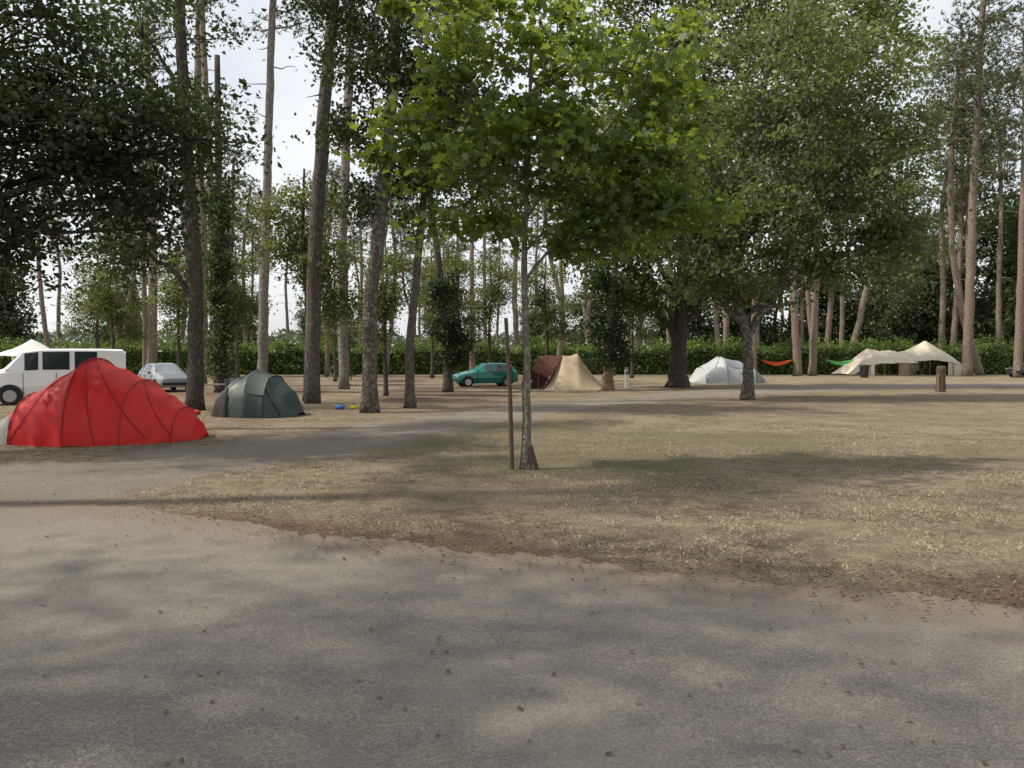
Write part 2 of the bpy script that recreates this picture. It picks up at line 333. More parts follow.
s=tube('tree_stake',[(0,0,-.1),(0,0,1.1),(-0.03,0,2.2)],[.035,.032,.028],M['wood'],None,9); s.location=(-0.0,11.55,0); s.rotation_euler=(0,math.radians(-1.5),0)
s['label']='dark round wooden stake standing beside the young tree'; s['category']='stake'
s=box('wooden_board',(0,0,0.18),(0.07,0.03,0.42),M['wood'],None,0.004); s.location=(0.36,11.52,0); s.rotation_euler=(0.1,math.radians(-18),0.3); s['label']='short brown board leaning at the foot of the young tree'; s['category']='board'
def pine_variant(name,loc,label,cp,r0,r1,z0,z1,spread,ncl,leafm=None,barkm=None,wid=0.06,ln=0.36,group=None,stubs=6,tufts=9,per=8):
    rt=root(name,(loc[0],loc[1],0),label,'pine tree',0,group)
    path=spath(cp,30); t=np.linspace(0,1,30); rad=(r0+(r1-r0)*t)*(1+0.2*np.exp(-path[:,2]/0.35)); path[0,2]-=0.1
    path[1:-1,:2]+=rng.normal(size=(28,2))*r0*0.06
    g=G(); v,f=tube_geo(path,rad,10,0.04); g.add(v,f)
    cl=[]
    nb=max(6,int(ncl/5))
    for b in range(nb):
        u=(b+random.random())/nb; z=z0+(z1-z0)*u; p,k=trunkpos(path,z)
        a=random.uniform(0,6.283); L=spread*(1-0.62*u)*random.uniform(0.5,1.15)
        e=p+np.array([math.cos(a)*L,math.sin(a)*L,L*random.uniform(0.05,0.45)+0.4])
        pts=limb(g,p,e,max(0.03,rad[k]*0.32),0.02,5,6,-0.05)
        for _ in range(int(ncl/nb)):
            q=pts[random.choice([2,3,4,5,5])]; cl.append(q+rng.normal(size=3)*np.array([.45,.45,.25])*min(1.2,spread*.3))
    for _ in range(stubs):
        z=random.uniform(z0*0.5,z0); p,k=trunkpos(path,z); a=random.uniform(0,6.28); L=random.uniform(.4,1.6)
        limb(g,p,p+np.array([math.cos(a)*L,math.sin(a)*L,random.uniform(-.3,.3)]),0.04,0.012,4,4,0)
    mk('trunk',g.V(),g.f,barkm or M['barkpine'],rt,smooth=True)
    cl=np.array(cl); n=len(cl); ct=np.clip(0.45+0.25*rng.normal(size=n),0,1)
    idx=np.repeat(np.arange(n),tufts); tc_=cl[idx]+rng.normal(size=(len(idx),3))*np.array([.45,.45,.28])
    ti=ct[idx]; id2=np.repeat(np.arange(len(tc_)),per); m_=len(id2)
    d=rng.normal(size=(m_,3)); d[:,2]+=0.6; d/=np.linalg.norm(d,axis=1)[:,None]
    s_=np.cross(d,rng.normal(size=(m_,3))); s_/=np.linalg.norm(s_,axis=1)[:,None]
    b=tc_[id2]; l=ln*rng.uniform(.6,1.2,m_)[:,None]
    V=np.stack([b-s_*wid/2,b+s_*wid/2,b+d*l],1).reshape(-1,3)
    T=np.clip(np.repeat(ti[id2]+0.12*rng.normal(size=m_),3),0,1)
    mk('crown',V,np.arange(m_*3).reshape(m_,3),leafm or M['pine'],rt,tint=T)
    return rt
GR='tall pines standing around the campsite'
for (x,y) in ((-12.5,8.0),(-15,17)):  # out-of-view pines put in as shading sources for the grass
    pine_variant('pine_tree',(x,y),'unseen tall pine added to cast soft broken shade over the grass',[(0,0,0),(.1,0,7),(.2,0,13),(.3,0,20)],.28,.14,14,20.5,4.0,50,group=GR,wid=.09,ln=.42,stubs=0)
tree('oak_tree',(-9.7,24.4),'tall dark-barked tree beside the green dome tent','tree',
 [(0,0,0),(0.1,0,4),(-0.15,0,8),(-.3,0,12),(-.2,0,19)],0.25,0.13,
 [(-1.6,0,11.5,2.8,3,2.3,45),(-.6,0.5,15.5,2.2,2.4,1.6,24),(-3.5,1,7.8,2.2,2.2,1.6,44),(-2.2,.5,5,1.8,1.5,1.3,32)],58,0.42,0.165,M['darkleaf'],M['barkdark'],sub=0.3)
pine_variant('pine_tree',(-17.5,45),'tall pine with pale pinkish bark rising above the tents',[(0,0,0),(.2,0,8),(.0,0,16),(.3,0,26)],.3,.16,20,27,3.6,55,group=GR)
pine_variant('pine_tree',(-15.8,43),'tall slim pine with pale bark rising above the tents',[(0,0,0),(-.2,0,8),(-.5,0,16),(-.8,0,26)],.24,.12,20,26,3.0,45,group=GR)
pine_variant('pine_tree',(-14.1,45),'tall grey-trunked pine with bare lower trunk',[(0,0,0),(.3,0,8),(.6,0,16),(1.1,0,26)],.29,.17,19.5,26,3.4,55,barkm=M['barkpale'],group=GR)
pine_variant('pine_tree',(-28,62),'tall brown pine with bare trunk behind the cars',[(0,0,0),(.3,0,8),(.2,0,16),(.1,0,28)],.38,.2,18,28,4.5,90,group=GR)
pine_variant('pine_tree',(-7.0,28),'tall brown-grey pine with dark base rising through foliage',[(0,0,0),(0.1,0,5),(0.4,0,9),(.85,0,14),(1.2,0,20)],.26,.19,13.6,21,3.0,80,barkm=M['barkmid'],wid=.04,ln=.25)
pine_variant('pine_tree',(-8.4,40),'tall pale-barked pine rising clear of the lower foliage',[(0,0,0),(-.1,0,5),(0.0,0,9),(.3,0,14),(.6,0,24)],.25,.2,19.5,24,3.0,50,barkm=M['barkpale'],group=GR)
LT='small leafy tree with light yellow-green foliage among the pines'
lt=tree('deciduous_tree',(-7.6,29.5),LT,'tree',
 [(0,0,0),(0.1,0,3),(-.1,0,6),(0,0,8.5)],.13,.04,
 [(-.6,0,5.6,1.6,1.4,1.3,48),(.7,0,4.9,1.4,1.2,1.1,42),(0,0,7.4,1.5,1.2,1.0,28),(-1.2,0,7.0,.9,.9,.6,12),(1.1,-.2,3.5,.9,.9,.6,22)],56,.34,.15,M['litleaf'],M['barkdark'],group='small leafy trees among the pines')
for x,y,s in ((-3.2,40,.85),(-20,48,1.0),(-1.5,55,1.05),(2.2,52,.95),(-26,52,.9),(9,60,1.0),(-11.5,52,.8),(-6,60,1.1),(-31,60,1.1),(-22,64,1.2),(-5.2,33,.75)):
    copy_thing(lt,(x,y,0),random.uniform(0,6),(s,s,s))
tree('oak_tree',(-4.2,23.6),'tall oak with lichen-spotted grey trunk and dark crown','oak tree',
 [(0,0,0),(0.0,0,3),(0.45,0,6.5),(.75,0,10),(.9,0,15)],0.235,0.13,
 [(0.6,0,10.6,2.6,2.5,2.0,90),(2.4,0.4,9.4,1.9,2,1.6,55),(-1.0,0,12.6,2.4,2.4,1.2,50),(2.2,0,12.8,2.6,2.4,1.4,50),(-0.5,0.4,8.3,1.2,1.2,.7,20),(1.6,.4,7.2,1.3,1.3,.9,32),(-.3,.4,6.2,1.0,1,.7,14)],66,.36,.16,M['darkleaf'],M['barkoak'],sub=.3)
tree('oak_tree',(-3.25,25.4),'slim leaning grey-barked tree beside the track','tree',
 [(0,0,0),(0.0,0,2),(0.25,0,4.5),(.5,0,7),(.7,0,11)],0.16,0.09,
 [(1.4,0,8.4,1.8,1.8,1.4,45),(.4,0,6.0,.9,.9,.6,14),(2.6,0,6.9,1.3,1.2,.9,26)],58,.34,.155,M['oakleaf'],M['barkmid'],sub=.3)
tree('ivy_clad_tree',(-2.95,36.7),'trunk covered in a dark bush of ivy','tree',
 [(0,0,0),(0,0,2),(-.3,0,5),(-.8,0,9),(-1.0,0,14)],.22,.1,
 [(.15,0,2.9,1.0,.9,1.4,70),(-.2,0,4.6,.7,.6,.9,30),(.3,0,1.5,.7,.6,.6,20),(-1,0,9.5,2.2,2.2,1.8,40)],60,.25,.14,M['ivy'],M['barkdark'],sub=.15)
tree('ivy_clad_tree',(-13.1,36),'tree trunk wrapped in a tall column of green ivy','tree',
 [(0,0,0),(0,0,3),(.1,0,6),(.0,0,9),(0,0,15)],.26,.12,
 [(0,0,z,.66,.62,.9,30) for z in (1.2,2.4,3.6,4.8,6.0,7.2,8.3)]+[(-.8,0,12,2.0,2.2,1.8,30)],60,.22,.14,M['ivyl'],M['barkdark'],sub=.1)
tree('ivy_clad_tree',(4.65,38.8),'broken brown trunk draped with dark ivy','tree',
 [(0,0,0),(0,0,1.5),(.1,0,3),(.2,0,5.6)],.27,.2,
 [(.1,0,3.2,1.0,.9,1.6,72),(-.3,0,5.2,1.0,.8,1.0,34),(.4,0,1.9,.7,.6,.7,28),(-.2,0,1.3,.5,.5,.5,12)],60,.27,.15,M['ivy'],M['woodl'],sub=.1)
tree('ivy_clad_tree',(-9.4,45),'slim trunk covered with pale green ivy','tree',
 [(0,0,0),(0,0,3),(.1,0,6),(.0,0,9)],.18,.08,[(0,0,z,.5,.5,.8,14) for z in (.8,1.9,3.0,4.2)],50,.22,.14,M['ivyl'],M['barkdark'],sub=.1)
tree('oak_tree',(8.7,42),'massive old oak with thick dark trunk and broad crown','oak tree',
 [(0,0,0),(0.05,0,2),(.2,0,4.5),(.3,0,8),(.5,0,18)],0.5,0.2,
 [(-3,0,8,3.4,3.4,3,85),(1,0,9,4,4,3.2,100),(0,0,14.5,5.5,4.5,4,150),(-4.5,0,12,3.2,3,2.6,70),(6,0,14,4.5,3.5,4,100),(-2.5,-1,4.9,2.2,2,.9,34),(2.5,-1,5.2,2.4,2,.9,34),(3.5,0,19.5,5.5,4,3,100),(-2,0,19.5,4,4,3,70),(9,0,18,4,3.5,3.2,70)],60,.6,.28,M['oakleaf'],M['barkdark'],sub=.12,flare=.6,forks=[(2.6,(-2.2,0,6),.26,.14),(3.0,(2.4,0,6.5),.26,.14)])
tree('oak_tree',(8.85,30),'spreading oak with leaning forked grey trunk on dry grass','oak tree',
 [(0,0,0),(0.03,0,1.3),(-.05,0,2.6),(-.5,0,4),(-.1,0,7),(.8,0,14)],0.22,0.1,
 [(0.2,0,7.2,3.2,3,2.6,115),(3.6,0,7.6,2.7,2.6,2.3,85),(-2.6,0,6.8,2.4,2.4,2.0,70),(1.6,1,10.8,4.2,3.4,2.4,130),(3.2,0,5.0,2.6,2.2,1.0,56),(-.8,-.4,4.5,2.0,1.8,.8,34),(5.6,.3,6.2,1.6,1.5,1.6,42),(-3.6,.5,10,2.4,2.4,1.8,50),(5.2,.5,9.5,2.0,2,1.7,46),(1.8,.5,13.8,4.2,3.4,1.8,90),(5.6,.5,12,1.8,2,1.5,30)],62,.42,.19,M['bigleaf'],M['barkoak'],sub=.22,flare=.6,forks=[(2.3,(1.7,0,5.4),.14,.08),(2.7,(-2.0,0,5.6),.13,.07)])
pine_variant('pine_tree',(37,65),'tall reddish pine with long bare trunk beside the canvas tents',[(0,0,0),(.1,0,8),(.3,0,18),(.7,0,31)],.4,.22,19,32,5.5,150,group=GR,wid=.08)
pine_variant('pine_tree',(39.9,68),'pine leaning sharply over the canvas tents',[(0,0,0),(-1.6,0,5),(-2.8,0,11),(-2.9,0,20),(-2.2,0,28)],.32,.18,17,28,5.5,130,group=GR,wid=.08)
pine_variant('pine_tree',(38.6,61),'straight grey pine near the parked dark car',[(0,0,0),(.1,0,8),(.2,0,18),(.0,0,26)],.31,.2,15,27,5,140,group=GR,wid=.08)
pine_variant('pine_tree',(23.6,66),'reddish pine trunk where a hammock is tied',[(0,0,0),(-.3,0,5),(-.6,0,12),(-.5,0,20)],.34,.2,11,22,4.5,110,group=GR)
pine_variant('pine_tree',(25.2,67),'reddish pine trunk close beside its twin',[(0,0,0),(.1,0,5),(.3,0,12),(.6,0,20)],.34,.2,12,21,4,100,group=GR)
pine_variant('pine_tree',(20.0,66),'slim pine where a hammock is tied',[(0,0,0),(-.1,0,5),(.3,0,12),(.6,0,20)],.24,.14,12,21,4,100,group=GR)
pine_variant('pine_tree',(31,74),'leaning pine behind the canvas tents',[(0,0,0),(1.3,0,6),(2.7,0,12),(3.6,0,20)],.32,.18,13,24,5,120,group=GR)
pine_variant('pine_tree',(33,84),'tall pine with airy crown behind the canvas tents',[(0,0,0),(.3,0,6),(.7,0,12),(.6,0,32)],.34,.18,18,33,5.5,170,group=GR,wid=.09)
pine_variant('pine_tree',(44,80),'tall pine with airy crown behind the canvas tents',[(0,0,0),(.3,0,6),(.7,0,12),(.6,0,32)],.34,.18,16,32,5.5,170,group=GR,wid=.09)
base=[pine_variant('pine_tree',(-40+8*i,96),'tall pine with bare trunk standing behind the hedge',
   [(0,0,0),(random.uniform(-.9,.9),0,7),(random.uniform(-1.6,1.6),0,13),(random.uniform(-2,2),0,22)],.28,.14,12+i,23,4.2,70,wid=.10,ln=.45,group='pines behind the hedge',tufts=8,per=6) for i in range(4)]
k=0
spots=[]
for i in range(50):
    x=-54+i*2.3+random.uniform(-1,1); y=random.uniform(76,116); 
    px=x/y*800+512
    if 245<px<335 and random.random()<.6: continue
    spots.append((x,y))
for i in range(8): spots.append((random.uniform(20,58),random.uniform(74,105)))
for x,y in spots:
    s=random.uniform(.75,1.15)*(0.8 if x<0 else 1.1); copy_thing(base[k%4],(x,y,0),random.uniform(0,6.28),(s,s,s)); k+=1
for i in range(9):  # slim pines on the campsite side of the hedge
    s=random.uniform(.7,.95); copy_thing(base[i%4],(-36+i*6.3+random.uniform(-2,2),random.uniform(64,69.5),0),random.uniform(0,6.28),(s,s,s))
bl=tree('deciduous_tree',(47,92),'dense dark broadleaf tree behind the campsite','tree',[(0,0,0),(0,0,4),(.3,0,8),(0,0,12)],.35,.12,
 [(0,0,7.5,4,4,3.6,110),(2,0,11,3.5,3.5,3,80),(-2.5,0,4.5,3,3,2.4,60),(2.8,0,4,3,3,2.4,60)],44,.7,.44,M['backleaf'],M['barkdark'],sub=.05,group='broadleaf trees behind the campsite')
for x,y,s in ((57,88,1.3),(50,104,1.5),(39,98,1.1),(65,100,1.4),(30,104,1.0),(54,76,1.3),(12,110,.8),(21,100,.9),(4,108,.7),(-9,108,.6),(-44,90,.75),(-54,84,.95),(-27,110,.55),(-18,100,.5),(-36,104,.7)):
    copy_thing(bl,(x,y,0),random.uniform(0,6),(s,s,s*random.uniform(.85,1.1)))
def hedge(name,x0,x1,y,h,th,nl,lab):
    rt=root(name,((x0+x1)/2,y,0),lab,'hedge'); L=x1-x0
    n=int(L*1.5); g=G()
    for i in range(n):
        xx=-L/2+(i+.5)*L/n; hh=h*(0.76+0.08*random.random()); g.add(*box_geo((xx,0,hh/2),(L/n*1.02,th*.7+random.uniform(0,.05),hh)))
    mk('core',g.V(),g.f,simple('hedge_core',(0.03,0.045,0.014),1,var=.4),rt)
    C=np.stack([rng.uniform(-L/2,L/2,nl),np.where(rng.random(nl)<.7,-th/2,rng.uniform(-th/2,th/2,nl))+rng.normal(size=nl)*.2,rng.uniform(.05,1,nl)*h],1)
    top=np.abs(C[:,1]+th/2)>.4; C[top,2]=h+rng.normal(size=top.sum())*.32
    bn=np.array([mnoise.noise(Vector((c[0]*.5,c[2]*.8,0))) for c in C]); C[:,2]*=1+.3*np.array([mnoise.noise(Vector((c[0]*.35,3,0))) for c in C])
    V,Fc,T=leaves_geo(C,.27,RH,np.clip(.5+bn*.9+.15*rng.normal(size=nl),0,1)); mk('foliage',V,Fc,M['hedge'],rt,tint=T)
hedge('hedge',-46,60,71.8,2.5,1.3,50000,'long leafy green hedge bounding the campsite')
nf=20000; x=rng.uniform(-420,420,nf); hh=np.array([mnoise.noise(Vector((q*.02,0,0)))*4+mnoise.noise(Vector((q*.11,0,5)))*2.5 for q in x])+11
C=np.stack([x,rng.uniform(330,350,nf),hh*rng.random(nf)**.6],1); bn=rng.normal(size=nf)*.2+.5
V,Fc,T=leaves_geo(C,2.6,RH,np.clip(bn,0,1)); dw=mk('distant_wood',V,Fc,M['far'],tint=T); dw['kind']='stuff'; dw['label']='wood along the horizon beyond the fields, haze painted into its leaf colour'; dw['category']='wood'
# ---------------------------------------------------------------- tents
def tent_surf(st,sags=.06,e1=.75,e2=.85):
    st=np.array(st,float); xs_=st[:,0]
    def S(x,a,off=0.):
        hw=np.interp(x,xs_,st[:,1]);h=np.interp(x,xs_,st[:,2]); i=min(max(np.searchsorted(xs_,x)-1,0),len(xs_)-2)
        t=(x-xs_[i])/(xs_[i+1]-xs_[i]+1e-9); k=1-sags*4*t*(1-t)
        c,s=math.cos(a),math.sin(a)
        return np.array([x,(hw*k+off)*math.copysign(abs(c)**e1,c),(h*k+off)*max(0,s)**e2])
    return S
def tent(name,loc,rz,label,st,mat,trim,doors=(),poles=True,guys=True,seams=(),pr_=.014,sr=.012,**kw):
    rt=root(name,(*loc,0),label,'tent',rz); S=tent_surf(st,**kw); nsub=7; xs_=[]
    for a,b in zip(st[:-1],st[1:]): xs_+=list(np.linspace(a[0],b[0],nsub,endpoint=False))
    xs_.append(st[-1][0]); na=26; v=[];f=[]
    for x in xs_:
        for j in range(na+1): 
            p=S(x,math.pi*j/na); q=p+rng.normal(size=3)*.006+np.array([0,-.6,1])*.03*mnoise.noise(Vector(p*3)); q[2]=max(q[2],0) if 0<j<na else q[2]; v.append(q)
    for i in range(len(xs_)-1):
        for j in range(na): a=i*(na+1)+j; f.append((a,a+1,a+na+2,a+na+1))
    mk('canopy',v,f,mat,rt,smooth=True)
    if poles:
        for s_ in (st[1:-1] if poles is True else poles):
            tube('pole',[S(s_[0],math.pi*j/20,.012) for j in range(21)],pr_,trim,rt,6)
    for (xa,aa,xb,ab) in seams:
        tube('seam',[S(xa+(xb-xa)*j/14,aa+(ab-aa)*j/14,.012) for j in range(15)],sr,trim,rt,5)
    for (x0,x1,a0,a1,dm) in doors:
        v=[];f=[];n=10
        for i in range(n+1):
            for j in range(n+1):
                x=x0+(x1-x0)*i/n; v.append(S(x,(a0+(a1-a0)*j/n*(1-.35*(2*i/n-1)**2)),.025))
        for i in range(n):
            for j in range(n): a=i*(n+1)+j; f.append((a,a+1,a+n+2,a+n+1))
        mk('door',v,f,dm,rt,smooth=True)
    if guys:
        for s_ in st[1:-1:2]:
            for sg in (0.35,2.8):
                p=S(s_[0],sg*1.0,.01); q=np.array([p[0],p[1]*1.0+(.7 if p[1]>0 else -.7),0.0]); tube('guy_rope',[p,q],.004,trim,rt,4)
    return rt
M['red']=simple('red_fabric',(0.66,0.018,0.013),.5,var=.15,scale=2,bump=.4,trans=.3)
M['redd']=simple('dark_red_fabric',(0.33,0.012,0.01),.6,var=.15,scale=3,trans=.1)
M['grey']=simple('grey_fabric',(0.24,0.23,0.22),.7,var=.2,scale=5,bump=.2,trans=.1)
M['grn']=simple('dark_green_fabric',(0.035,0.058,0.05),.5,var=.2,scale=3,bump=.25,trans=.1)
M['grnl']=simple('grey_green_fabric',(0.07,0.095,0.083),.6,var=.2,scale=3,trans=.1)
M['beige']=simple('beige_canvas',(0.52,0.42,0.29),.85,var=.15,scale=3,bump=.25,trans=.25)
M['brownc']=simple('brown_canvas',(0.12,0.05,0.03),.85,var=.25,scale=3,bump=.25,trans=.15)
M['silver']=simple('silver_fabric',(0.46,0.48,0.51),.45,var=.15,scale=2,bump=.2,trans=.15)
M['silverd']=simple('mid_grey_fabric',(0.25,0.27,0.3),.5,var=.15,scale=2,bump=.2,trans=.1)
M['blued']=simple('dark_blue_fabric',(0.05,0.07,0.11),.6)
M['white']=simple('white_canvas',(0.78,0.78,0.76),.7,var=.05,scale=2,bump=.1,trans=.25)
M['cream']=simple('cream_canvas',(0.86,0.79,0.66),.8,var=.08,scale=1.5,bump=.25,trans=.45)
M['blk']=simple('black_plastic',(0.015,0.015,0.017),.5)
M['dark']=simple('dark_fabric',(0.02,0.018,0.016),.9)
pi=math.pi
tent('tunnel_tent',(-8.2,15.9),math.radians(4),'large bright red dome tent with pointed peak and red pole sleeves',
 [(-2.1,.3,.08),(-1.7,.75,.42),(-1.15,1.15,.93),(-.55,1.4,1.30),(-.05,1.5,1.60),(.4,1.45,1.40),(.88,1.3,1.17),(1.3,1.05,.88),(1.65,.8,.62),(1.9,.5,.34),(2.02,.3,.07)],M['red'],M['redd'],
 poles=[(-1.15,),(-.05,),(.88,),(1.65,)],pr_=.011,sr=.010,
 doors=[(-1.95,-1.2,pi,pi*.74,M['grey'])],seams=[(-.05,pi*.5,-1.15,pi*.98),(-.05,pi*.5,1.3,pi*.98),(-.05,pi*.55,.5,pi),(.88,pi*.5,1.65,pi*.95)],e1=.85,e2=.88,sags=.035)
tent('dome_tent',(-7.05,22.2),math.radians(-4),'plain dark green dome tent pitched beside a tree',
 [(-1.25,.35,.08),(-.95,.75,.62),(-.55,1.0,1.05),(0,1.12,1.27),(.5,1.0,1.1),(.92,.78,.68),(1.22,.35,.08)],M['grn'],M['dark'],
 poles=[(-.55,),(.5,)],doors=[(-1.05,-.5,pi,pi*.74,M['dark']),(.0,.5,pi*.84,pi*.56,M['grnl'])],seams=[(0,pi*.5,.92,pi*.98),(0,pi*.5,-.95,pi*.98)],sags=.03,e1=.8)
tent('dome_tent',(13.2,49.5),math.radians(5),'silver grey geodesic tent with dark seams and side porch',
 [(-2.3,.5,.1),(-1.6,1.25,.95),(-.4,1.6,1.62),(.7,1.5,1.35),(1.6,1.1,.95),(2.7,.35,.1)],M['silver'],M['blued'],
 doors=[(1.65,2.3,pi,pi*.6,M['grey']),(-1.5,-.5,pi,pi*.75,M['silverd']),(-.3,.6,pi*.8,pi*.56,M['silverd'])],seams=[(-1.6,pi*.97,-.4,pi*.5),(-.4,pi*.5,.7,pi*.97),(.7,pi*.97,1.6,pi*.5)],e1=.7,e2=.8,sags=.04)
def grid(p00,p10,p01,p11,sag,n=8):
    p00,p10,p01,p11=map(np.array,(p00,p10,p01,p11)); v=[];f=[]
    nn=np.cross(p10-p00,p01-p00).astype(float); nn/=np.linalg.norm(nn)+1e-9
    for i in range(n+1):
        for j in range(n+1):
            u,t=i/n,j/n; v.append((1-u)*(1-t)*p00+u*(1-t)*p10+(1-u)*t*p01+u*t*p11+nn*sag*16*u*(1-u)*t*(1-t))
    for i in range(n):
        for j in range(n): a=i*(n+1)+j; f.append((a,a+1,a+n+2,a+n+1))
    return v,f
rt=root('ridge_tent',(2.95,40.3,0),'beige canvas ridge tent with reddish brown awning and open front','tent',0)
v=[];f=[];nu,nv=30,14
for i in range(nu+1):
    u=-1.35+2.95*i/nu
    h=np.interp(u,[-1.35,-.4,.0,.35,1.6],[.02,1.68,1.66,1.78,.02]); hw=np.interp(u,[-1.35,-.4,.4,1.6],[1.25,1.35,1.35,.9])
    for j in range(nv+1):
        t=-1+2*j/nv; z=h*(1-abs(t))**1.04; v.append((u,t*hw,z+.02*mnoise.noise(Vector((u*3,t*4,0)))))
for i in range(nu):
    for j in range(nv): a=i*(nv+1)+j; f.append((a,a+1,a+nv+2,a+nv+1))
mk('canopy',v,f,M['beige'],rt,smooth=True)
g=G(); g.add(*grid((-1.15,-.9,.55),(-.4,-.02,1.70),(-2.0,-1.2,1.0),(-1.6,0,1.66),-.05)); g.add(*grid((-.4,.02,1.70),(-1.4,1.25,.0),(-1.6,0,1.66),(-2.3,1.2,.0),.05))
mk('awning',g.V(),g.f,M['brownc'],rt)
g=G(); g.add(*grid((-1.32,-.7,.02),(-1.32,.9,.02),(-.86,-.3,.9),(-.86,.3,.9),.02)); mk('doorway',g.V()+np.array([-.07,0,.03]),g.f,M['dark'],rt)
tube('pole',[(-1.62,0,0),(-1.62,0,1.7)],.02,M['grey'],rt,6); tube('pole',[(.35,0,0),(.35,0,1.84)],.02,M['grey'],rt,6)
tube('guy_rope',[(-1.62,0,1.68),(-2.9,-.4,0)],.008,M['grey'],rt,4); tube('guy_rope',[(.35,0,1.8),(2.3,-.4,0)],.006,M['grey'],rt,4)
def cloth(name,loc,rz,label,W,D,ridge,hwid,mat,poles,walls=()):
    rt=root(name,(*loc,0),label,'tent',rz); nx_,ny_=56,18; v=[];f=[]
    rx_=[r_[0] for r_ in ridge]; rz_=[r_[1] for r_ in ridge]; ex=[r_[0] for r_ in hwid]; ez=[r_[1] for r_ in hwid]
    for i in range(nx_+1):
        x=-W/2+W*i/nx_; h=np.interp(x,rx_,rz_); e=min(np.interp(x,ex,ez),h)
        for j in range(ny_+1):
            t=-1+2*j/ny_; z=e+(h-e)*(1-abs(t))**1.1; v.append((x,t*D/2,z+.05*mnoise.noise(Vector((x*1.1,t*2,0)))))
    for i in range(nx_):
        for j in range(ny_): a=i*(ny_+1)+j; f.append((a,a+1,a+ny_+2,a+ny_+1))
    mk('roof',v,f,mat,rt,smooth=True)
    for (x,y) in poles:
        t=abs(y)/(D/2); h=np.interp(x,rx_,rz_); e=min(np.interp(x,ex,ez),h); tube('pole',[(x,y,0),(x,y,e+(h-e)*(1-t)**1.1)],.03,M['woodl'],rt,6)
    for (x0,x1,y,mm) in walls:
        z0=np.interp(x0,ex,ez);z1=np.interp(x1,ex,ez); v,f=grid((x0,y,0),(x1,y,0),(x0,y,z0),(x1,y,z1),.06); mk('wall_panel',v,f,mm,rt)
    for sg in (-1,1): tube('guy_rope',[(sg*W/2,-D/2,.2),(sg*(W/2+.8),-D/2-.5,0)],.01,M['grey'],rt,4)
    return rt
cloth('canvas_tent',(36.2,70.6),0,'large cream canvas tent with peaked roof and open front',6.9,5,
 [(-3.45,1.9),(-2.6,1.95),(-1.4,2.15),(.2,3.0),(1.5,2.3),(2.5,1.7),(3.45,.1)],[(-3.45,1.1),(-2.2,1.2),(.2,1.3),(2.2,.95),(3.45,.05)],M['cream'],[(-2.2,-2.5),(-.6,-2.5),(1.4,-2.5),(.2,0)],[(-3.2,-1.6,2.4,M['beige']),(-1.6,1.0,2.4,M['brownc']),(1.0,2.8,-2.42,M['cream']),(-3.2,-2.0,-2.4,M['beige'])])
cloth('canvas_awning',(31.2,69),math.radians(3),'low cream canvas awning stretched between wooden poles',5.6,4.4,
 [(-2.8,.15),(-1.7,1.5),(-.6,2.35),(.5,2.05),(1.4,2.2),(2.1,2.0),(2.8,1.8)],[(-2.8,.1),(-1.5,.9),(0,1.05),(1.6,1.1),(2.8,1.05)],M['cream'],[(-1.4,-2.2),(-.2,-2.2),(1.2,-2.2),(2.4,-2.2),(-.6,0),(1.4,0)],[(-1.8,-.6,2.1,M['brownc']),(-.6,2.4,2.1,M['beige']),(-2.1,-1.0,-2.15,M['cream'])])
cloth('party_tent',(-27.0,45),math.radians(8),'white pavilion tent with pointed roof behind the van',4.2,4.2,
 [(-2.1,1.7),(-1,2.05),(0,2.6),(1,2.05),(2.1,1.7)],[(-2.1,1.65),(0,1.65),(2.1,1.65)],M['white'],[(-2.0,-2.05),(2.0,-2.05),(0,-2.05)],[(-2.0,2.0,2.05,M['white'])])
